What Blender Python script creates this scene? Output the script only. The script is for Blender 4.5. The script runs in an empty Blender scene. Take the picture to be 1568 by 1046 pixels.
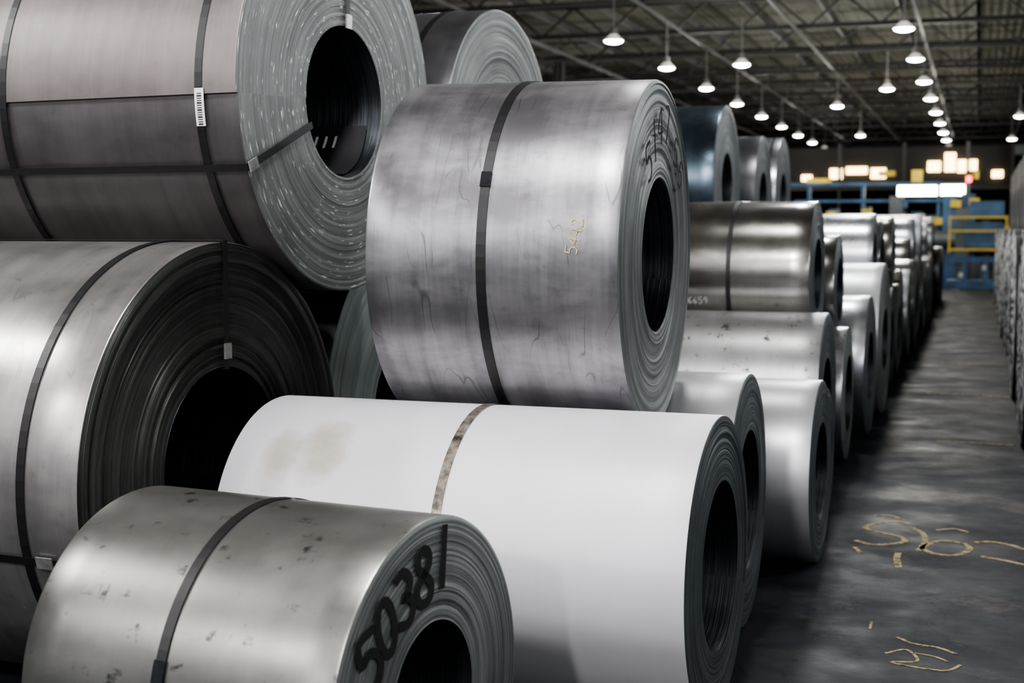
import bpy, bmesh, math, random
from mathutils import Vector, Matrix
random.seed(7)
sc = bpy.context.scene
COL = sc.collection
R90 = math.radians

# ------------------------------------------------------------------ node helpers
def new_mat(name):
    m = bpy.data.materials.new(name); m.use_nodes = True
    nt = m.node_tree
    b = nt.nodes["Principled BSDF"]
    return m, nt, b
def N(nt, t, **kw):
    n = nt.nodes.new(t)
    for k, v in kw.items():
        if k in n.inputs: n.inputs[k].default_value = v
        else: setattr(n, k, v)
    return n
def noise(nt, vec, scale3, scale=1.0, detail=4.0, rough=0.6, loc=(0,0,0), dist=0.0):
    mp = N(nt, 'ShaderNodeMapping'); mp.inputs['Scale'].default_value = scale3
    mp.inputs['Location'].default_value = loc
    nt.links.new(vec, mp.inputs['Vector'])
    n = N(nt, 'ShaderNodeTexNoise'); n.inputs['Scale'].default_value = scale
    n.inputs['Detail'].default_value = detail; n.inputs['Roughness'].default_value = rough
    n.inputs['Distortion'].default_value = dist
    nt.links.new(mp.outputs[0], n.inputs['Vector'])
    return n.outputs['Fac']
def ramp(nt, fac, a, b, ca=0.0, cb=1.0):
    r = N(nt, 'ShaderNodeMapRange'); r.inputs['From Min'].default_value = a; r.inputs['From Max'].default_value = b
    r.inputs['To Min'].default_value = ca; r.inputs['To Max'].default_value = cb
    nt.links.new(fac, r.inputs['Value']); return r.outputs[0]
def mixc(nt, fac, a, b, mode='MIX'):
    m = N(nt, 'ShaderNodeMix'); m.data_type = 'RGBA'; m.blend_type = mode
    if isinstance(fac, (int, float)): m.inputs[0].default_value = fac
    else: nt.links.new(fac, m.inputs[0])
    for v, i in ((a, 6), (b, 7)):
        if isinstance(v, (tuple, list)): m.inputs[i].default_value = (*v[:3], 1)
        else: nt.links.new(v, m.inputs[i])
    return m.outputs[2]
def math_(nt, op, a, b=None):
    m = N(nt, 'ShaderNodeMath'); m.operation = op
    for v, i in ((a, 0), (b, 1)):
        if v is None: continue
        if isinstance(v, (int, float)): m.inputs[i].default_value = v
        else: nt.links.new(v, m.inputs[i])
    return m.outputs[0]
def clamp(nt, v):
    c = N(nt, 'ShaderNodeClamp'); nt.links.new(v, c.inputs[0]); return c.outputs[0]
def bump(nt, b, h, strength, dist=0.002):
    bp = N(nt, 'ShaderNodeBump'); bp.inputs['Strength'].default_value = strength; bp.inputs['Distance'].default_value = dist
    nt.links.new(h, bp.inputs['Height']); nt.links.new(bp.outputs[0], b.inputs['Normal'])

def mat_body(name, c1, c2, rough=0.4, metal=0.8, streak=0.5, band=0.3, spots=0.0, stains=None, spotcol=(0.03,0.03,0.03), scr=0.0, under=None):
    m, nt, b = new_mat(name)
    uv = N(nt, 'ShaderNodeUVMap').outputs[0]
    oi = N(nt, 'ShaderNodeObjectInfo')
    add = N(nt, 'ShaderNodeVectorMath'); add.operation = 'ADD'
    nt.links.new(uv, add.inputs[0])
    sc_ = N(nt, 'ShaderNodeVectorMath'); sc_.operation = 'SCALE'; sc_.inputs['Scale'].default_value = 37.0
    cmb = N(nt, 'ShaderNodeCombineXYZ'); nt.links.new(oi.outputs['Random'], cmb.inputs[2])
    nt.links.new(cmb.outputs[0], sc_.inputs[0]); nt.links.new(sc_.outputs[0], add.inputs[1])
    v = add.outputs[0]
    patch = noise(nt, v, (2.2, 2.6, 1), detail=5)
    stk = noise(nt, v, (13, 1.3, 1), detail=3, dist=0.3)
    fine = noise(nt, v, (90, 2.0, 1), detail=2)
    bnd = noise(nt, v, (3.0, 6.5, 1), detail=5, rough=0.65, dist=0.5)
    f = math_(nt, 'ADD', ramp(nt, patch, 0.3, 0.7, 0, 0.55), ramp(nt, stk, 0.3, 0.7, -0.5*streak, 0.5*streak))
    f = math_(nt, 'ADD', f, ramp(nt, bnd, 0.3, 0.7, -0.5*band, 0.5*band))
    f = math_(nt, 'ADD', f, ramp(nt, fine, 0.3, 0.7, -0.05, 0.05))
    col = mixc(nt, clamp(nt, f), c1, c2)
    if spots > 0:
        s1 = noise(nt, v, (7, 13, 1), detail=3, rough=0.7, loc=(3, 1, 0))
        s2 = noise(nt, v, (26, 9, 1), detail=3, loc=(9, 4, 0))
        msk = math_(nt, 'MULTIPLY', ramp(nt, s1, 0.57, 0.65), ramp(nt, s2, 0.5, 0.60))
        col = mixc(nt, math_(nt, 'MULTIPLY', clamp(nt, msk), spots), col, spotcol)
    if scr > 0:   # thin wandering scratches
        for (lx, sy) in ((2.0, 1.1), (31.0, 1.7)):
            q = noise(nt, v, (6, sy, 1), detail=2, rough=0.4, loc=(lx, 7, 0), dist=0.2)
            q2 = noise(nt, v, (5, 5, 1), detail=2, loc=(8+lx, 1, 0))
            ln = math_(nt, 'ABSOLUTE', math_(nt, 'SUBTRACT', q, 0.5))
            msk = math_(nt, 'MULTIPLY', ramp(nt, ln, 0.0, 0.005, 1, 0), ramp(nt, q2, 0.50, 0.58))
            col = mixc(nt, math_(nt, 'MULTIPLY', clamp(nt, msk), scr), col, (0.07, 0.07, 0.075))
    if under or stains:
        sx = N(nt, 'ShaderNodeSeparateXYZ'); nt.links.new(uv, sx.inputs[0])
    if under:     # the wrap below the tail end of the sheet is tinted darker
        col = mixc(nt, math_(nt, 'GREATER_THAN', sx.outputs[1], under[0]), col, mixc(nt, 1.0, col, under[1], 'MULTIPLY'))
    if stains:
        ds = noise(nt, uv, (9, 9, 1), detail=3)
        for (u0, v0, ru, rv, sc3, st) in stains:
            du = math_(nt, 'DIVIDE', math_(nt, 'SUBTRACT', sx.outputs[0], u0), ru)
            dv = math_(nt, 'DIVIDE', math_(nt, 'SUBTRACT', sx.outputs[1], v0), rv)
            r2 = math_(nt, 'ADD', math_(nt, 'MULTIPLY', du, du), math_(nt, 'MULTIPLY', dv, dv))
            r2 = math_(nt, 'ADD', r2, ramp(nt, ds, 0.3, 0.7, -0.4, 0.4))
            col = mixc(nt, ramp(nt, r2, 0.0, 1.4, st, 0.0), col, sc3)
    nt.links.new(col, b.inputs['Base Color'])
    b.inputs['Metallic'].default_value = metal
    rr = math_(nt, 'ADD', ramp(nt, patch, 0.3, 0.7, rough-0.04, rough+0.05), ramp(nt, bnd, 0.3, 0.7, -0.03, 0.03))
    nt.links.new(rr, b.inputs['Roughness'])
    h = math_(nt, 'ADD', bnd, math_(nt, 'MULTIPLY', patch, 2.0))
    bump(nt, b, h, 0.06, 0.007)
    return m

def mat_face(name, c1, c2, rough=0.5, metal=0.6, glints=0.0, dist=0.004, blot=0.2):
    m, nt, b = new_mat(name)
    uv = N(nt, 'ShaderNodeUVMap').outputs[0]
    l1 = noise(nt, uv, (330, 0.9, 1), detail=3)
    l2 = noise(nt, uv, (45, 0.7, 1), detail=3)
    p = noise(nt, uv, (3, 3, 1) if blot<0.5 else (12,9,1), detail=4)
    f = math_(nt, 'ADD', ramp(nt, l1, 0.3, 0.7, 0, 0.7), ramp(nt, l2, 0.3, 0.7, -0.25, 0.4))
    f = math_(nt, 'ADD', f, ramp(nt, p, 0.3, 0.7, -blot, blot))
    col = mixc(nt, clamp(nt, f), c1, c2)
    if glints > 0:
        g = noise(nt, uv, (110, 13, 1), detail=2, rough=0.5)
        g2 = noise(nt, uv, (5, 5, 1), detail=2, loc=(4, 4, 0))
        gm = math_(nt, 'MULTIPLY', ramp(nt, g, 0.64, 0.69), ramp(nt, g2, 0.38, 0.5))
        col = mixc(nt, math_(nt, 'MULTIPLY', clamp(nt, gm), glints), col, (0.9, 0.92, 0.88))
    nt.links.new(col, b.inputs['Base Color'])
    b.inputs['Metallic'].default_value = metal; b.inputs['Roughness'].default_value = rough
    bump(nt, b, math_(nt, 'ADD', l1, math_(nt, 'MULTIPLY', l2, 2.0)), 0.6, dist)
    return m

def mat_plain(name, c, rough=0.5, metal=0.0, var=0.15, scale=8, emis=None, es=0):
    m, nt, b = new_mat(name)
    tc = N(nt, 'ShaderNodeTexCoord')
    n = noise(nt, tc.outputs['Object'], (scale, scale, scale), detail=4)
    d = tuple(x*(1-var*2) for x in c); l = tuple(min(1, x*(1+var)) for x in c)
    col = mixc(nt, ramp(nt, n, 0.3, 0.7), d, l)
    nt.links.new(col, b.inputs['Base Color'])
    b.inputs['Roughness'].default_value = rough; b.inputs['Metallic'].default_value = metal
    if emis:
        b.inputs['Emission Color'].default_value = (*emis, 1); b.inputs['Emission Strength'].default_value = es
    return m

# ------------------------------------------------------------------ mesh helpers
def add_obj(name, me, parent=None, mats=()):
    for m in mats: me.materials.append(m)
    o = bpy.data.objects.new(name, me); COL.objects.link(o)
    if parent: o.parent = parent
    return o
def empty(name, loc, rot=(0,0,0)):
    e = bpy.data.objects.new(name, None); e.empty_display_size = 0.2
    e.location = loc; e.rotation_euler = rot; COL.objects.link(e); return e
class MB:
    """mesh accumulator"""
    def __init__(s): s.v=[]; s.f=[]; s.mi=[]
    def box(s, c, d, mi=0, M=None):
        b0=len(s.v)
        for x in (-.5,.5):
            for y in (-.5,.5):
                for z in (-.5,.5):
                    p=Vector((x*d[0],y*d[1],z*d[2]))
                    if M: p=M@p
                    s.v.append(tuple(Vector(c)+p))
        for q in ((0,1,3,2),(4,6,7,5),(0,4,5,1),(2,3,7,6),(0,2,6,4),(1,5,7,3)):
            s.f.append([b0+i for i in q]); s.mi.append(mi)
    def beam(s, a, b, w, h, mi=0):
        a=Vector(a); b=Vector(b); d=b-a; q=d.to_track_quat('X','Z').to_matrix()
        s.box((a+b)/2,(d.length,w,h),mi,q)
    def revolve(s, prof, c, n=20, mi=0, axis='Z', close=False):
        b0=len(s.v)
        for i in range(n):
            t=2*math.pi*i/n
            for (r,h) in prof:
                if axis=='Z': p=(r*math.cos(t),r*math.sin(t),h)
                elif axis=='X': p=(h,r*math.cos(t),r*math.sin(t))
                else: p=(r*math.cos(t),h,r*math.sin(t))
                s.v.append((c[0]+p[0],c[1]+p[1],c[2]+p[2]))
        k=len(prof)
        for i in range(n):
            j=(i+1)%n
            for a in range(k-1):
                s.f.append([b0+i*k+a,b0+j*k+a,b0+j*k+a+1,b0+i*k+a+1]); s.mi.append(mi)
    def ribbon(s, pts, nrm, w, th, mi=0):
        b0=len(s.v); n=len(pts)
        for i,(p,nn) in enumerate(zip(pts,nrm)):
            p=Vector(p); nn=Vector(nn).normalized()
            t=(Vector(pts[min(i+1,n-1)])-Vector(pts[max(i-1,0)])).normalized()
            sd=t.cross(nn).normalized()*(w/2)
            s.v += [tuple(p-sd),tuple(p+sd),tuple(p+sd+nn*th),tuple(p-sd+nn*th)]
        for i in range(n-1):
            a=b0+i*4; c=a+4
            for k in range(4):
                l=(k+1)%4
                s.f.append([a+k,a+l,c+l,c+k]); s.mi.append(mi)
        s.f.append([b0+3,b0+2,b0+1,b0]); s.mi.append(mi)
        e=b0+(n-1)*4; s.f.append([e,e+1,e+2,e+3]); s.mi.append(mi)
    def mesh(s, name, smooth=False, ang=35):
        me=bpy.data.meshes.new(name); me.from_pydata(s.v,[],s.f); me.update()
        me.polygons.foreach_set('material_index', s.mi)
        if smooth:
            me.polygons.foreach_set('use_smooth',[True]*len(me.polygons))
            me.set_sharp_from_angle(angle=R90(ang))
        bm=bmesh.new(); bm.from_mesh(me); bmesh.ops.recalc_face_normals(bm,faces=bm.faces); bm.to_mesh(me); bm.free()
        return me

def cyl(x, th, r):   # local coil frame: th=0 faces -Y (camera), 90 = up
    return Vector((x, -math.cos(th)*r, math.sin(th)*r))

STROKES = {
 '5':[[(.95,1),(.15,1),(.1,.58),(.5,.66),(.85,.5),(.9,.25),(.6,.02),(.1,.05)]],
 '0':[[(.5+.4*math.sin(t*math.pi/8),.5+.5*math.cos(t*math.pi/8)) for t in range(17)]],
 '3':[[(.1,.9),(.5,1),(.85,.8),(.7,.58),(.4,.53),(.75,.48),(.92,.25),(.6,.02),(.1,.08)]],
 '8':[[(.5,.53),(.2,.7),(.25,.92),(.5,1),(.78,.9),(.8,.7),(.5,.53),(.12,.32),(.2,.06),(.5,0),(.82,.08),(.88,.32),(.5,.53)]],
 '4':[[(.7,0),(.7,1),(.05,.35),(.95,.35)]],
 '2':[[(.1,.8),(.4,1),(.8,.9),(.8,.65),(.1,0),(.95,.05)]],
 '1':[[(.5,1.1),(.5,-.1)]],
 '7':[[(.1,1),(.9,1),(.4,0)]],
 '9':[[(.85,.6),(.5,.5),(.15,.7),(.4,1),(.85,.9),(.85,.5),(.6,0)]],
 '6':[[(.8,1),(.3,.7),(.12,.3),(.5,0),(.88,.25),(.5,.5),(.15,.3)]],
}
def dens(st, k=3):
    out=[]
    for a,b in zip(st[:-1],st[1:]):
        for i in range(k): out.append((a[0]+(b[0]-a[0])*i/k, a[1]+(b[1]-a[1])*i/k))
    out.append(st[-1]); return out
def catmull(st,k=5):
    P=[st[0]]+list(st)+[st[-1]]; out=[]
    for i in range(1,len(P)-2):
        p0,p1,p2,p3=P[i-1:i+3]
        for j in range(k):
            t=j/k
            out.append(tuple(0.5*((2*p1[a])+(-p0[a]+p2[a])*t+(2*p0[a]-5*p1[a]+4*p2[a]-p3[a])*t*t+(-p0[a]+3*p1[a]-3*p2[a]+p3[a])*t**3) for a in (0,1)))
    out.append(st[-1]); return out

# ------------------------------------------------------------------ materials
M_S44   = mat_body('steel_hot_rolled_grey', (0.20,0.196,0.207), (0.40,0.392,0.408), rough=0.36, metal=0.80, streak=0.55, band=0.65, spots=0.3, spotcol=(0.12,0.12,0.13), scr=0.65)
RP=0.83
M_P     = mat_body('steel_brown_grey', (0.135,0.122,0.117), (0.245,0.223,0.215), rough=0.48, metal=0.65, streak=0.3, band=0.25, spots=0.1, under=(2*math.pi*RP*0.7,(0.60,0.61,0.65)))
M_Q     = mat_body('steel_light_grey', (0.29,0.282,0.275), (0.48,0.463,0.45), rough=0.33, metal=0.80, streak=0.5, band=0.3, spots=0.3, spotcol=(0.2,0.15,0.1), scr=0.3)
WR=0.55
WV=lambda deg: R90(deg+160)*WR
M_W     = mat_body('steel_white_matte', (0.68,0.67,0.70), (0.77,0.76,0.80), rough=0.5, metal=0.2, streak=0.15, band=0.12,
                   stains=[(-1.41,WV(49),0.10,0.16,(0.40,0.37,0.28),0.8),(-1.58,WV(44),0.07,0.14,(0.40,0.37,0.28),0.7)])
M_T     = mat_body('steel_olive_grey', (0.20,0.20,0.188), (0.285,0.285,0.27), rough=0.35, metal=0.85, streak=0.2, band=0.2, spots=0.8)
M_GALV  = mat_body('steel_galvanised', (0.42,0.43,0.45), (0.60,0.61,0.64), rough=0.28, metal=0.92, streak=0.3, band=0.1)
M_GALV2 = mat_body('steel_galvanised_spotted', (0.44,0.44,0.45), (0.60,0.60,0.62), rough=0.36, metal=0.8, streak=0.3, band=0.2, spots=1.0)
M_PALE  = mat_body('steel_pale', (0.50,0.50,0.52), (0.64,0.64,0.66), rough=0.38, metal=0.65, streak=0.2, band=0.1)
M_DBLUE = mat_body('steel_dark_blue', (0.07,0.10,0.13), (0.15,0.19,0.23), rough=0.28, metal=0.9, streak=0.3, band=0.1)
M_DARK  = mat_body('steel_dark', (0.11,0.11,0.12), (0.20,0.20,0.21), rough=0.36, metal=0.85)
M_BLACKC= mat_body('steel_near_black', (0.010,0.010,0.012), (0.022,0.022,0.026), rough=0.6, metal=0.3)
M_BRONZE= mat_body('steel_bronze_tint', (0.23,0.222,0.21), (0.36,0.348,0.328), rough=0.22, metal=0.95, streak=0.3, band=0.1)
F_GREY  = mat_face('coil_edge_grey', (0.135,0.148,0.145), (0.385,0.41,0.40), glints=0.0)
F_GLINT = mat_face('coil_edge_glinting', (0.14,0.149,0.147), (0.325,0.338,0.333), glints=1.0)
F_DARK  = mat_face('coil_edge_dark', (0.012,0.014,0.012), (0.07,0.075,0.067), rough=0.42, metal=0.8, dist=0.008)
F_GREEN = mat_face('coil_edge_green', (0.12,0.145,0.138), (0.32,0.365,0.352))
F_BLUE  = mat_face('coil_edge_blue', (0.055,0.067,0.074), (0.20,0.226,0.238))
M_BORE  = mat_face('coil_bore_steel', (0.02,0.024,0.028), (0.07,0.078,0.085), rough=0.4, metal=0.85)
M_STRAP = mat_plain('strap_black', (0.006,0.006,0.007), rough=0.45, metal=0.0, scale=30)
M_STRAPB= mat_plain('strap_worn_brown', (0.34,0.30,0.26), rough=0.35, metal=0.7, var=0.45, scale=22)
M_SEAL  = mat_plain('strap_seal_steel', (0.55,0.55,0.53), rough=0.3, metal=0.8, scale=40)
M_SEALD = mat_plain('strap_seal_dark', (0.05,0.053,0.06), rough=0.22, metal=0.8, scale=40)
M_PAINTK= mat_plain('marker_black', (0.010,0.010,0.010), rough=0.8, scale=40)
M_CHALKY= mat_plain('chalk_yellow', (0.62,0.52,0.22), rough=0.9, var=0.3, scale=60)
M_CHALKW= mat_plain('chalk_white', (0.6,0.6,0.6), rough=0.9, var=0.3, scale=60)
M_LABEL = mat_plain('paper_label', (0.78,0.78,0.78), rough=0.7, var=0.04, scale=20)

# ------------------------------------------------------------------ coil builder
under_rev={'steel_coil-2':True}
def make_coil(R, L, rid, loc, yaw=0, tilt=0, body=None, face=None, straps=(), seam=200, name='steel_coil',
              seg=96, rings=40, tele=0.004, step=0.004, strap_mat=None, rim=0.010):
    """origin at right-hand end-face centre, axis runs along local -X."""
    root = empty(name, loc, (0, R90(tilt), R90(yaw)))
    rnd = random.Random(int(R*1000+L*77+loc[1]*13))
    nb=10
    offs=[]
    o=0
    for i in range(rings+1):
        o += rnd.uniform(-1,1)*tele*0.5
        o = max(-tele*1.6, min(tele*1.6, o)); offs.append(o)
    offs[0]*=0.2
    body_pts=[(-rim*0.9-(L-2*rim*0.9)*k/nb, R) for k in range(nb+1)]
    ring_r=[rid+0.004+(R-rim-rid-0.004)*(1-i/rings) for i in range(rings+1)]
    P=[]; K=[]
    for i in range(rings,-1,-2):
        P.append((-L-offs[i]*0.8, ring_r[i])); K.append(1)
    P.append((-L+rim*0.3, R-rim*0.25)); K.append(0)
    for p in reversed(body_pts): P.append(p); K.append(0)
    P.append((-rim*0.3, R-rim*0.25)); K.append(1)
    for i in range(rings+1):
        P.append((offs[i], ring_r[i])); K.append(1)
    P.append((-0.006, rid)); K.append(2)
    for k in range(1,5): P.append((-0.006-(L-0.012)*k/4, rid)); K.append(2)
    P.append(P[0]); K.append(1)
    n=len(P)
    verts=[]
    th0=R90(seam)-2*math.pi
    for i in range(seg+1):
        fr=i/seg; th=th0+2*math.pi*fr
        for j,(x,r) in enumerate(P):
            rr=r - (step*(1-fr) if r>R-rim*1.5 else 0)
            if under_rev.get(name+str(seam)): rr=r-(step*fr if r>R-rim*1.5 else 0)
            if abs(r-rid)<0.0045: rr = r + 0.004*fr
            verts.append(tuple(cyl(x,th,rr)))
    faces=[];mi=[];uvl=[]
    for i in range(seg):
        for j in range(n-1):
            a=i*n+j;b=a+n
            faces.append((a,a+1,b+1,b)); k=K[j] if K[j+1]!=2 or K[j]==2 else 2
            if K[j]==0 and K[j+1]==1: k=0
            mi.append(k)
            for (ii,jj) in ((i,j),(i,j+1),(i+1,j+1),(i+1,j)):
                x,r=P[jj]; t=2*math.pi*ii/seg
                if k==0: uvl.append((x, t*R))
                elif k==1: uvl.append((r, t*R*0.7))
                else: uvl.append((x, t*rid))
    for j in range(n-1):
        if K[j]==0 and K[j+1] in (0,):
            faces.append((j,j+1,seg*n+j+1,seg*n+j)); mi.append(0)
            for jj in (j,j+1,j+1,j): uvl.append((P[jj][0],2*math.pi*R))
    me=bpy.data.meshes.new('coil_body'); me.from_pydata(verts,[],faces)
    uvlay=me.uv_layers.new(name='UVMap')
    flat=[c for uv in uvl for c in uv]
    uvlay.data.foreach_set('uv',flat)
    me.polygons.foreach_set('material_index',mi)
    me.polygons.foreach_set('use_smooth',[True]*len(faces))
    me.update(); me.set_sharp_from_angle(angle=R90(40))
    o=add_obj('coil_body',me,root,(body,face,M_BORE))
    mb=MB()
    for s in straps:
        sx,w=s[0],s[1]
        pts=[cyl(sx,2*math.pi*i/96,R+0.0005) for i in range(97)]
        nr=[cyl(0,2*math.pi*i/96,1) for i in range(97)]
        mb.ribbon(pts,nr,w,0.0025)
        if len(s)>2:   # seal at angle
            t=R90(s[2])
            ds=(-0.03/R,-0.015/R,0,0.015/R,0.03/R)
            mb.ribbon([cyl(sx,t+dt,R+0.003) for dt in ds],[cyl(0,t+dt,1) for dt in ds],w*1.15,0.004,1)
    if mb.v: add_obj('circumferential_straps',mb.mesh('circumferential_straps'),root,(strap_mat or M_STRAP,M_SEALD if strap_mat is None else M_SEAL))
    return root

def eye_strap(root,R,L,rid,deg,w=0.03,clip=None,name='eye_strap'):
    t=R90(deg); o=0.012
    pts=[cyl(-L-o,t,rid-0.01),cyl(-L-o,t,R+0.004),cyl(-L*0.97,t,R+0.005)]
    nrm=[(-1,0,0),cyl(-1,t,1),cyl(0,t,1)]
    for k in range(1,9): pts.append(cyl(-L*0.97*(1-k/8)-0.02,t,R+0.005)); nrm.append(cyl(0,t,1))
    pts += [cyl(o,t,R+0.004),cyl(o+0.001,t,(R+rid)/2),cyl(o,t,rid-0.004),cyl(-0.03,t,rid-0.006),cyl(-L,t,rid-0.006)]
    nrm += [cyl(1,t,1),(1,0,0),cyl(1,t,-1),cyl(0,t,-1),cyl(0,t,-1)]
    mb=MB(); mb.ribbon(pts,nrm,w,0.0025)
    for cr in (clip or []):
        kind,v=cr
        if kind=='f': mb.ribbon([cyl(o+0.003,t,v-0.03),cyl(o+0.003,t,v+0.03)],[(1,0,0)]*2,w*1.4,0.008,1)
        else:  mb.ribbon([cyl(v-0.035,t,R+0.006),cyl(v+0.035,t,R+0.006)],[cyl(0,t,1)]*2,w*1.4,0.006,1)
    add_obj(name,mb.mesh(name),root,(M_STRAP,M_SEAL))

def write_on_face(root,text,items,size,w,mat,name,off=0.0105):
    mb=MB()
    for ch,(s,z,rot) in zip(text,items):
        for st in STROKES[ch]:
            pts=[]
            for (a,b) in catmull(st,3):
                a=(a-.5)*size*0.66; b=(b-.5)*size
                c,sn=math.cos(R90(rot)),math.sin(R90(rot))
                pts.append((off,s+a*c-b*sn,z+a*sn+b*c))
            mb.ribbon(pts,[(1,0,0)]*len(pts),w,0.0015)
    add_obj(name,mb.mesh(name),root,(mat,))
def write_on_body(root,R,text,x0,deg0,size,w,mat,name,rot=0,adv=0.8):
    mb=MB()
    for i,ch in enumerate(text):
        for st in STROKES[ch]:
            pts=[];nn=[]
            for (a,b) in dens(st,3):
                a=(a+i*1.15*adv*1.25)*size*0.65; b=b*size
                c,sn=math.cos(R90(rot)),math.sin(R90(rot))
                X=x0+a*c-b*sn; V=a*sn+b*c
                t=R90(deg0)+V/R
                pts.append(cyl(X,t,R+0.0008)); nn.append(cyl(0,t,1))
            mb.ribbon(pts,nn,w,0.0012)
    add_obj(name,mb.mesh(name),root,(mat,))

def seat(a,b,r):
    """centre (y,z) of a coil radius r resting on two coils a=(y,r), b=(y,r)"""
    (y1,r1),(y2,r2)=a,b
    R1=r1+r+0.004; R2=r2+r+0.004
    d=math.hypot(y2-y1,r2-r1); ex=((y2-y1)/d,(r2-r1)/d)
    k=(R1*R1-R2*R2+d*d)/(2*d); h=math.sqrt(max(0.0,R1*R1-k*k))
    y=y1+ex[0]*k-ex[1]*h; z=r1+ex[1]*k+ex[0]*h
    return y,z

# ------------------------------------------------------------------ hero coils
cT=make_coil(0.50,1.00,0.21,(-1.372,3.50,0.50),yaw=-8.5,body=M_T,face=F_GREY,straps=[(-0.53,0.032,16)],seg=160,rings=60,tele=0.003)
write_on_face(cT,'50381',[(-.32,.195,20),(-.245,.262,14),(-.155,.315,8),(-0.055,.352,2),(.05,.385,-6)],0.145,0.027,M_PAINTK,'painted_number',off=0.006)
cW=make_coil(WR,1.79,0.305,(-0.865,5.05,WR),yaw=-2,tilt=0.0,body=M_W,face=F_BLUE,straps=[(-0.90,0.035)],strap_mat=M_STRAPB,seg=160,rings=50)
lowB=(5.05,0.55); lowC=(6.28,0.565)
yA,zA=seat(lowB,lowC,0.70)
RA=0.70
cA=make_coil(RA,0.985,0.305,(-1.225,yA,zA+0.002),yaw=0.5,tilt=0.6,body=M_S44,face=F_GREY,straps=[(-0.52,0.036,24)],seg=160,rings=60,tele=0.007,rim=0.014)
write_on_body(cA,RA,'5442',-0.155,1,0.045,0.004,M_CHALKY,'chalk_number',rot=80)
write_on_face(cA,'5147',[(-.28,.36,25),(-.18,.45,15),(-.08,.51,5),(.05,.52,-5)],0.14,0.013,M_PAINTK,'painted_number',off=0.013)
write_on_face(cA,'55',[(.24,.42,-20),(.35,.33,-30)],0.11,0.011,M_PAINTK,'painted_mark',off=0.013)
cC=make_coil(0.565,1.45,0.305,(-0.95,6.28,0.565),yaw=0,body=M_PALE,face=F_BLUE,seg=128)
lowQ=(4.85,0.86); lowR=(6.575,0.86)
cQ=make_coil(0.86,1.9,0.375,(-2.76,4.85,0.86),yaw=-5,body=M_Q,face=F_DARK,straps=[(-0.24,0.034)],seg=160,rings=70,tele=0.010,step=0.006)
eye_strap(cQ,0.86,1.9,0.375,90,clip=[('f',0.44)])
eye_strap(cQ,0.86,1.9,0.375,-15,clip=[('b',-0.16)],name='eye_strap_low')
yP,zP=seat(lowQ,lowR,RP)
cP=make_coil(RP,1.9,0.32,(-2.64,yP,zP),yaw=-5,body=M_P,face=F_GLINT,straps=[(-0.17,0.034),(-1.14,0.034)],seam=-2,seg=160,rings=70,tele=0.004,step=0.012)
eye_strap(cP,RP,1.9,0.32,-22,clip=[('f',0.80)])
eye_strap(cP,RP,1.9,0.32,92,clip=[('f',0.345)],name='eye_strap_top')
mb=MB()
degs=(-10.5,-8.5,-6.5,-4.5,-2.5,-0.5)
mb.ribbon([cyl(-0.165,R90(d),RP+.0045) for d in degs],[cyl(0,R90(d),1) for d in degs],0.042,0.001,0)
for k in range(14):
    d=-10+k*0.62
    mb.ribbon([cyl(-0.176,R90(d),RP+.0057),cyl(-0.154,R90(d),RP+.0057)],[cyl(0,R90(d),1)]*2,0.0035 if k%3 else 0.006,0.0004,1)
add_obj('barcode_label',mb.mesh('barcode_label'),cP,(M_LABEL,M_PAINTK))
# loose inner tail of the strip lying in the bore, with a bar-code sticker
mb=MB()
tl=[R90(a) for a in range(196,262,6)]
mb.ribbon([cyl(-0.45,t,0.318-0.035*max(0,(R90(226)-t))) for t in tl],[cyl(0,t,-1) for t in tl],0.80,0.004,0)
for k in range(3):
    mb.ribbon([cyl(-0.20-0.05*k,R90(d),0.300) for d in (205,211,217)],[cyl(0,R90(d),-1) for d in (205,211,217)],0.012,0.001,1)
add_obj('inner_strip_tail',mb.mesh('inner_strip_tail',True),cP,(M_DARK,M_LABEL))
cR=make_coil(0.86,1.6,0.315,(-2.75,6.575,0.86),yaw=0,body=M_DARK,face=F_GREEN,seg=128,rings=60)
lowR2=(8.29,0.84)
make_coil(0.84,1.6,0.305,(-2.65,8.29,0.84),body=M_DARK,face=F_GREEN)
yS,zS=seat(lowR,lowR2,0.75)
make_coil(0.75,1.25,0.305,(-2.50,yS,zS),yaw=-4,body=M_DARK,face=F_GREY,straps=[(-0.25,0.034)],seg=128,rings=50)
left=[lowR2]
for r in [0.83,0.8,0.84,0.82,0.8,0.84,0.8,0.8,0.8]:
    y=left[-1][0]+left[-1][1]+r+0.03
    left.append((y,r))
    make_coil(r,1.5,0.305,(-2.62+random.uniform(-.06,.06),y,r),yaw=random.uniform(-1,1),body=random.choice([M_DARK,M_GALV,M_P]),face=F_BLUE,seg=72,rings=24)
def nearest_pair(lst,y):
    for a,b in zip(lst[:-1],lst[1:]):
        if a[0]<=y<=b[0]: return a,b
    return lst[-2],lst[-1]
for (yt,r,X,b,L) in ((15.0,0.78,-2.40,M_DBLUE,1.5),(17.6,0.74,-2.50,M_DARK,1.2),(19.8,0.78,-2.50,M_GALV,1.3)):
    p=nearest_pair(left,yt); yy,zz=seat(p[0],p[1],r)
    make_coil(r,L,0.305,(X,yy,zz),body=b,face=F_BLUE,seg=96,rings=30,straps=[(-0.1,0.03)] if b is M_GALV else ())

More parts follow.
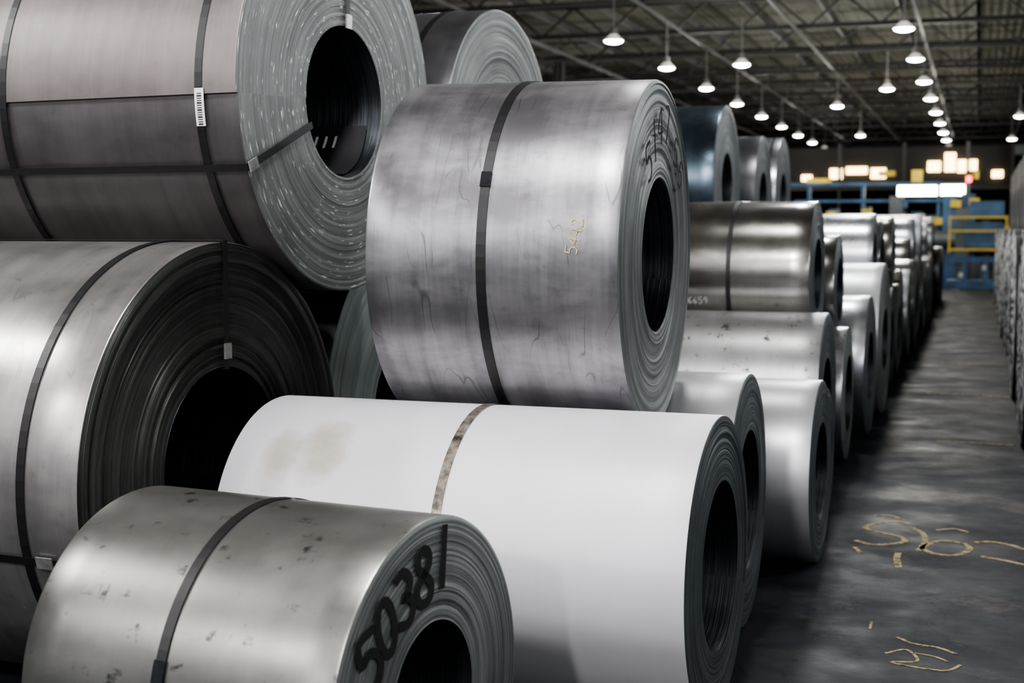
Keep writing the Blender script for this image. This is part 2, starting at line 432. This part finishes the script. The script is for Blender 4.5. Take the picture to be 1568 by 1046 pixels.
right=[(7.62,0.485,-0.77,M_PALE,0.9,F_BLUE),(8.60,0.41,-0.84,M_GALV,1.3,F_BLUE),(9.83,0.60,-0.96,M_GALV2,1.5,F_BLUE),
       (11.1,0.51,-0.93,M_GALV,1.2,F_GREEN),(12.45,0.60,-0.86,M_GALV,1.3,F_BLUE),(14.0,0.72,-0.84,M_PALE,0.9,F_GREY)]
y=14.0+0.72
for i in range(17):
    r=random.choice([0.55,0.6,0.62,0.66]); y+=r+0.05
    if i in (6,12): y+=0.6
    right.append((y,r,-0.92+random.uniform(-.1,.08),random.choice([M_GALV,M_PALE,M_DARK,M_BRONZE,M_GALV]),random.uniform(1.0,1.5),random.choice([F_BLUE,F_GREY])))
    y+=r
for i,(y,r,X,b,L,f) in enumerate(right):
    make_coil(r,L,0.255 if r<0.5 else 0.29,(X,y,r),yaw=random.uniform(-1.5,1.0),body=b,face=f,seg=112 if y<15 else 64,rings=36 if y<15 else 16,
              straps=[(-L/2,0.03)] if i%3==1 and i>2 else ())
rl=[(a[0],a[1]) for a in right]
yK,zK=seat(rl[2],rl[3],0.535)
cK=make_coil(0.535,1.35,0.255,(-1.12,yK,zK),yaw=0,body=M_BRONZE,face=F_BLUE,straps=[(-0.57,0.032)],seg=128)
write_on_body(cK,0.535,'46659',-0.90,-22,0.05,0.006,M_CHALKW,'chalk_number')
yy,zz=seat(rl[3],rl[4],0.44)
yy=max(yy,yK+0.99)
make_coil(0.44,0.9,0.25,(-1.06,yy,zz),body=M_BRONZE,face=F_BLUE,seg=96)
for k in range(6,len(rl)-1,1):
    if k in (9,10,14,15,19): continue
    d=rl[k+1][0]-rl[k][0]
    r=min(0.47,d/2-0.09)
    yy,zz=seat(rl[k],rl[k+1],r)
    make_coil(r,random.uniform(0.7,1.3),0.25,(-1.02+random.uniform(-.08,.08),yy,zz),body=random.choice([M_BRONZE,M_GALV,M_PALE,M_DARK]),face=F_BLUE,seg=64,rings=16)

M_WRAP=mat_face('coil_edge_crinkled', (0.015,0.015,0.015), (0.85,0.85,0.85), rough=0.5, metal=0.2, glints=0.8, dist=0.02, blot=1.6)
y=11.4; rs=[]
for i in range(14):
    r=0.88 if i%2 else 0.85
    y+=r+0.02
    rs.append((y,r)); X0=0.37+random.uniform(-.02,.03); L=1.3
    make_coil(r,L,0.305,(X0+L,y,r),body=M_BLACKC,face=M_WRAP,seg=72,rings=30,tele=0.02)
    y+=r
for k in range(1,12):
    r=0.72; yy,zz=seat(rs[k],rs[k+1],r)
    make_coil(r,1.2,0.305,(0.62+1.2,yy,zz),body=M_BLACKC,face=M_BLACKC,seg=64,rings=20)

# ------------------------------------------------------------------ floor
m,nt,b=new_mat('concrete_floor')
tc=N(nt,'ShaderNodeTexCoord').outputs['Object']
n1=noise(nt,tc,(0.5,0.5,1),detail=6); n2=noise(nt,tc,(1.5,2,1),detail=6,rough=0.7); n3=noise(nt,tc,(30,30,1),detail=3)
f=math_(nt,'ADD',ramp(nt,n1,0.3,0.7,0,0.5),ramp(nt,n2,0.3,0.7,-0.2,0.5))
col=mixc(nt,clamp(nt,f),(0.008,0.010,0.013),(0.028,0.031,0.037))
sp=ramp(nt,noise(nt,tc,(1.1,1.1,1),detail=8,rough=0.75,loc=(5,2,0)),0.55,0.66)
col=mixc(nt,math_(nt,'MULTIPLY',clamp(nt,sp),0.6),col,(0.095,0.080,0.075))
ck=noise(nt,tc,(0.9,0.9,1),detail=7,rough=0.6,loc=(1,8,0),dist=1.0)
cl=math_(nt,'ABSOLUTE',math_(nt,'SUBTRACT',ck,0.5))
col=mixc(nt,ramp(nt,cl,0.0,0.006,0.8,0.0),col,(0.004,0.004,0.005))
nt.links.new(col,b.inputs['Base Color'])
nt.links.new(ramp(nt,n2,0.3,0.7,0.45,0.8),b.inputs['Roughness'])
b.inputs['Specular IOR Level'].default_value=0.12
bump(nt,b,n3,0.2,0.003)
M_FLOOR=m
XL,XR,YB,YF,ZC=-48,14,-16,140,8.7
mb=MB(); mb.box(((XL+XR)/2,(YB+YF)/2,-0.1),(XR-XL,YF-YB,0.2)); add_obj('floor',mb.mesh('floor'),None,(M_FLOOR,))

m,nt,b=new_mat('floor_paint_sheen_yellow')
tc=N(nt,'ShaderNodeTexCoord').outputs['Object']
wn=noise(nt,tc,(28,28,28),detail=5,rough=0.7)
nt.links.new(mixc(nt,clamp(nt,ramp(nt,wn,0.38,0.58)),(0.03,0.03,0.03),(0.44,0.35,0.16)),b.inputs['Base Color']); b.inputs['Roughness'].default_value=0.85
M_FPAINT_SHEEN=m
mb=MB()
def fl(st,w=0.035):
    st=catmull(st,5); mb.ribbon([(x,y,0.0005) for x,y in st],[(0,0,1)]*len(st),w,0.0012)
fl([(-.36,8.75),(-.45,8.80),(-.56,8.70),(-.60,8.56),(-.50,8.45),(-.40,8.38),(-.36,8.26),(-.44,8.16),(-.54,8.12),(-.63,8.2)])
fl([(-.34,8.66),(-.27,8.5),(-.25,8.3),(-.26,8.12),(-.20,8.0),(-.10,7.98),(-.03,8.08),(-.01,8.2),(-.06,8.32),(-.15,8.34),(-.22,8.25),(-.28,8.05)])
fl([(-.38,7.95),(-.38,7.8),(-.36,7.6)])
fl([(-.58,8.95),(-.48,8.98),(-.42,8.9)],0.025); fl([(-.20,8.62),(-.10,8.7),(-.02,8.62)],0.025); fl([(-.62,8.02),(-.58,7.9)],0.025)
fl([(.02,8.35),(.10,8.40),(.20,8.35),(.28,8.25)]); fl([(.05,8.0),(.15,7.95),(.3,7.85)])
fl([(-.30,6.28),(-.22,6.20),(-.12,6.17),(-.05,6.1)],0.018); fl([(-.33,6.02),(-.25,6.1),(-.2,5.95),(-.3,5.9),(-.1,5.85),(-.03,5.95)],0.014)
fl([(-.22,6.06),(-.14,6.04),(-.08,5.98)],0.012); fl([(-.42,6.5),(-.42,6.38)],0.012)
fl([(-.5,15.9),(0,15.86),(.4,15.75)],0.06); fl([(-.45,19.5),(0,19.5),(.4,19.6)],0.06); fl([(-.3,12.3),(0,12.3),(.3,12.25)],0.035)  # cross-aisle strokes: dusty light reflections on the concrete, drawn in as colour
add_obj('floor_paint_and_sheen',mb.mesh('floor_paint_and_sheen'),None,(M_FPAINT_SHEEN,))

# ------------------------------------------------------------------ shell
m,nt,b=new_mat('roof_deck')
tc=N(nt,'ShaderNodeTexCoord').outputs['Object']
wv=N(nt,'ShaderNodeTexWave'); wv.inputs['Scale'].default_value=1.2; wv.bands_direction='X'; nt.links.new(tc,wv.inputs['Vector'])
n1=noise(nt,tc,(0.15,0.4,1),detail=4)
col=mixc(nt,ramp(nt,n1,0.3,0.7),(0.018,0.018,0.012),(0.074,0.071,0.047))
nt.links.new(col,b.inputs['Base Color']); b.inputs['Roughness'].default_value=0.8
bump(nt,b,wv.outputs['Fac'],0.6,0.05)
M_DECK=m
M_TRUSS=mat_plain('truss_paint_dark',(0.014,0.014,0.013),rough=0.7,metal=0.0,scale=3)
M_PURL=mat_plain('purlin_paint_grey',(0.07,0.07,0.073),rough=0.7,metal=0.0,scale=3)
M_WALL=mat_plain('wall_cladding',(0.015,0.015,0.014),rough=0.8,scale=0.6)
mb=MB(); mb.box(((XL+XR)/2,(YB+YF)/2,ZC+0.1),(XR-XL,YF-YB,0.2)); add_obj('ceiling',mb.mesh('ceiling'),None,(M_DECK,))
for nm,c,d in (('wall_left',(XL-.1,(YB+YF)/2,ZC/2),(.2,YF-YB,ZC)),('wall_right',(XR+.1,(YB+YF)/2,ZC/2),(.2,YF-YB,ZC)),('wall_far',((XL+XR)/2,YF+.1,ZC/2),(XR-XL,.2,ZC))):
    mb=MB(); mb.box(c,d); add_obj(nm,mb.mesh(nm),None,(M_WALL,))
mb=MB()
x=XL+1.5
while x<XR:
    mb.box((x,(YB+YF)/2,ZC-0.12),(0.08,YF-YB-.4,0.24)); x+=2.2
add_obj('roof_purlins',mb.mesh('roof_purlins'),None,(M_PURL,))
mb=MB()
y=0.0
while y<YF:
    zt,zb=ZC-0.3,ZC-1.15
    mb.box(((XL+XR)/2,y,zt),(XR-XL-.2,0.14,0.12)); mb.box(((XL+XR)/2,y,zb),(XR-XL-.2,0.12,0.12))
    x=XL+.2; k=0
    while x<XR-1.2:
        mb.beam((x,y,zb if k%2 else zt),(x+1.0,y,zt if k%2 else zb),0.06,0.06); x+=1.0; k+=1
    y+=6.0
add_obj('roof_trusses',mb.mesh('roof_trusses'),None,(M_TRUSS,))
mb=MB()
for x in (-20,-13,-8.3,-5.1,-1.7,1.9,5): mb.box((x,(YB+YF)/2,ZC-1.27),(0.07,YF-YB-4,0.07))
add_obj('lighting_conduit',mb.mesh('lighting_conduit'),None,(M_PURL,))
mb=MB()
for X in (-14,):
    for y in range(0,130,12):
        mb.box((X,y,(ZC-1.2)/2),(0.02,0.3,ZC-1.2)); mb.box((X-.15,y,(ZC-1.2)/2),(0.02,0.3,ZC-1.2)); mb.box((X+.15,y,(ZC-1.2)/2),(0.02,0.3,ZC-1.2)); mb.box((X,y,(ZC-1.2)/2),(0.3,0.02,ZC-1.2))
        mb.box((X,y,0.02),(0.5,0.5,0.04))
add_obj('building_columns',mb.mesh('building_columns'),None,(M_TRUSS,))

# ------------------------------------------------------------------ high bay lamps
M_BELL=mat_plain('lamp_housing',(0.25,0.25,0.24),rough=0.5,metal=0.3)
M_REFL=mat_plain('lamp_reflector_lit',(0.8,0.8,0.78),rough=0.4,emis=(1,0.95,0.82),es=0.5)
M_BULB=mat_plain('lamp_glow',(1,1,1),rough=0.5,emis=(1,0.96,0.87),es=28)
mb=MB()
S=0.76
mb.revolve([(0.015,1.20),(0.015,0.40*S),(0.09*S,0.40*S),(0.11*S,0.36*S),(0.11*S,0.22*S),(0.12*S,0.20*S)],(0,0,0),24,0)
mb.revolve([(a*S,c*S) for a,c in [(0.12,0.20),(0.16,0.15),(0.22,0.09),(0.30,0.0),(0.295,0.0),(0.21,0.08),(0.12,0.18),(0.0,0.19)]],(0,0,0),24,1)
mb.revolve([(a*S,c*S) for a,c in [(0.0,0.03),(0.2,0.02),(0.27,-0.01),(0.27,-0.04),(0.2,-0.07),(0.10,-0.09),(0.0,-0.095)]],(0,0,0.01),24,2)
lamp_me=mb.mesh('high_bay_lamp',True)
for mm in (M_BELL,M_REFL,M_BULB): lamp_me.materials.append(mm)
def L_(name,e,c,s=0.2):
    l=bpy.data.lights.new(name,'POINT'); l.energy=e; l.shadow_soft_size=s; l.color=c; return l
ld_key=L_('lamp_light',980,(1,0.98,0.985),0.25)
ld_mid=L_('lamp_light_mid',120,(1,0.985,0.97),0.24)
ld_near=L_('lamp_light_row',380,(0.97,0.985,1),0.24)
ld_side=L_('lamp_light_side',470,(0.97,0.985,1),0.27)
ld_far=L_('lamp_light_far',420,(1,0.96,0.88))
def lamp(x,y,light=None,z=6.17):
    o=bpy.data.objects.new('high_bay_lamp',lamp_me); COL.objects.link(o); o.location=(x,y,z)
    if light:
        l=bpy.data.objects.new('lamp_light',light); COL.objects.link(l); l.parent=o; l.location=(0,0,-0.36)
for k in range(-2,16):
    y=3+6*k
    near=y<30
    for x in (-8.3,-1.7):
        if y==27 and x<-5: continue
        if y<=3: l=ld_key
        elif y==9: l=ld_mid
        elif near: l=ld_near
        else: l=ld_far if k%2 else None
        lamp(x,y if y!=3 else 2.6,l)
    if near: lamp(4.9,y,ld_side)
for (x,y) in ((-6.2,38.8),(-2.9,47),(-5.0,53),(-15,45),(-15,57),(-15,69),(-22,60),(-22,78),(-5.5,70),(1.4,60),(1.4,75)):
    lamp(x,y,ld_far if y<60 else None)

# ------------------------------------------------------------------ far machinery
M_BLUE=mat_plain('machine_paint_blue',(0.025,0.105,0.22),rough=0.45,scale=2,var=0.3)
M_YEL=mat_plain('guard_paint_yellow',(0.68,0.50,0.04),rough=0.45,scale=2)
M_MGREY=mat_plain('machine_grey',(0.10,0.115,0.12),rough=0.5,metal=0.3,scale=2)
M_WARM=mat_plain('office_window_glow',(0.9,0.7,0.4),emis=(1,0.68,0.30),es=9)
M_TUBE=mat_plain('tube_light_glow',(1,1,1),emis=(0.96,1,0.84),es=20)
M_RED=mat_plain('beacon_red',(0.8,0.02,0.02),emis=(1,0.05,0.05),es=10)
mb=MB()
rr_=random.Random(5)
for i in range(16):
    x=-8.2+i*0.6; h=rr_.uniform(1.8,3.1)
    mb.box((x,54+rr_.uniform(-2,2),h/2),(rr_.uniform(.25,.5),1.0,h),rr_.choice([0,0,2,2]))
    mb.box((x,53.2,h*0.8),(0.6,0.3,0.18),rr_.choice([0,2,1]))
    mb.box((x+.2,51.8+rr_.uniform(-.6,.6),h*.9),(0.35,0.3,0.25),rr_.choice([0,2,1,3]))
mb.box((-4.6,52.6,3.35),(6.5,0.4,0.12),0); mb.box((-3.6,52.6,2.75),(5.6,0.4,0.10),0); mb.box((-2.4,54,0.35),(6.6,2.4,0.7),2)
for x in (-7.8,-5.9,-4,-1.4): mb.box((x,52.6,1.7),(0.12,0.2,3.4),0)
for i in range(5): mb.revolve([(0.0,-0.5),(0.28,-0.5),(0.28,0.5),(0.0,0.5)],(-4.5+i*1.1,51.2,1.2+0.2*(i%2)),20,2,'X')
M_OFFW=mat_plain('panel_white',(0.6,0.6,0.58),scale=2)
add_obj('slitting_machine',mb.mesh('slitting_machine'),None,(M_BLUE,M_YEL,M_MGREY,M_OFFW))
mb=MB()
mb.box((-0.05,44.6,0.12),(1.9,1.0,0.24),0); mb.box((-0.05,44.3,0.85),(1.9,0.15,0.16),0)
for x in (-0.95,-0.4,0.2,0.8): mb.box((x,44.25,0.5),(0.12,0.12,0.9),0)
mb.box((0.1,45.4,1.6),(1.1,0.6,0.75),0); mb.box((0.2,45.6,2.35),(1.0,0.5,0.5),0); mb.box((-.5,45.6,1.2),(0.4,0.5,2.4),2)
for x in (-0.85,0.75): mb.box((x,44.3,1.6),(0.07,0.07,1.1),1)
for z in (1.15,1.7,2.1): mb.box((-0.05,44.3,z),(1.65,0.06,0.07),1)
mb.box((0.55,44.5,0.5),(0.3,0.3,0.9),2); mb.box((0.15,44.2,0.62),(0.12,0.05,0.14),3); mb.box((-0.5,44.2,0.4),(0.12,0.05,0.14),3)
add_obj('machine_guard_station',mb.mesh('machine_guard_station'),None,(M_BLUE,M_YEL,M_MGREY,M_OFFW))
mb=MB()
mb.box((-4,72,3.7),(11,3,0.2),1); mb.box((-4,73.4,4.8),(11,0.2,2.0),1)
for x in (-9.4,-6.5,-3.5,-0.6,1.4): mb.box((x,70.6,2.9),(0.15,0.15,5.9),1)
for (x0,x1,z,h) in ((-7.2,-6.6,4.5,.5),(-6.4,-5.4,4.65,.35),(-5.2,-4.5,4.5,.5),(-2.5,-1.9,4.8,.5),(-1.7,-1.2,5.0,.9),(-1.1,-0.2,4.8,.6),(-8.6,-8.1,4.3,.3),(0.5,1.0,4.4,.35)):
    mb.box(((x0+x1)/2,73.2,z),(x1-x0,0.1,h),0)
for (x,y,z,w,h,mi) in ((-7.5,71,4.05,1.2,.3,2),(-4.3,71,4.4,.8,.25,2),(-2.9,71,4.2,.5,.7,2),(-0.4,71,4.3,.6,.4,2)): mb.box((x,y,z),(w,.3,h),mi)
add_obj('mezzanine_office',mb.mesh('mezzanine_office'),None,(M_WARM,M_WALL,M_YEL))
mb=MB()
mb.box((-1.9,60,3.3),(2.6,0.12,0.42),0); mb.box((-1.9,60.1,3.56),(2.8,0.3,0.08),1)
for x in (-3.2,-0.6): mb.box((x,60.1,1.68),(0.08,0.08,3.36),1)
add_obj('inspection_light_bar',mb.mesh('inspection_light_bar'),None,(M_TUBE,M_MGREY))
mb=MB(); mb.revolve([(0,0),(0.1,0),(0.1,0.2),(0.0,0.25)],(-0.45,59.3,3.6),16,0); mb.box((-0.45,59.3,1.8),(0.08,0.08,3.6),1)
add_obj('signal_beacon',mb.mesh('signal_beacon'),None,(M_RED,M_MGREY))
mb=MB()
mb.box((0,84,6.1),(25,0.5,0.55),1); mb.box((-3.2,84,5.4),(1.2,0.9,0.9),0); mb.box((-3.2,84,4.2),(0.08,0.08,1.8),1)
for x in (-12.3,12.3): mb.box((x,84,2.95),(0.4,0.4,5.9),1)
add_obj('gantry_crane',mb.mesh('gantry_crane'),None,(M_YEL,M_MGREY))

# ------------------------------------------------------------------ world + camera
w=bpy.data.worlds.new('World'); sc.world=w; w.use_nodes=True
bg=w.node_tree.nodes['Background']; bg.inputs[0].default_value=(0.86,0.88,1.0,1); bg.inputs[1].default_value=0.40
cam=bpy.data.cameras.new('camera'); co=bpy.data.objects.new('camera',cam); COL.objects.link(co)
co.location=(0,0,1.77); co.rotation_euler=(R90(90-4.54),0,R90(18.15))
cam.lens=50; cam.sensor_width=36; cam.clip_end=400
cam.dof.use_dof=True; cam.dof.focus_distance=5.0; cam.dof.aperture_fstop=2.9
sc.camera=co
sc.view_settings.view_transform='AgX'
try: sc.view_settings.look='AgX - Medium High Contrast'
except Exception: pass
sc.view_settings.exposure=-0.05
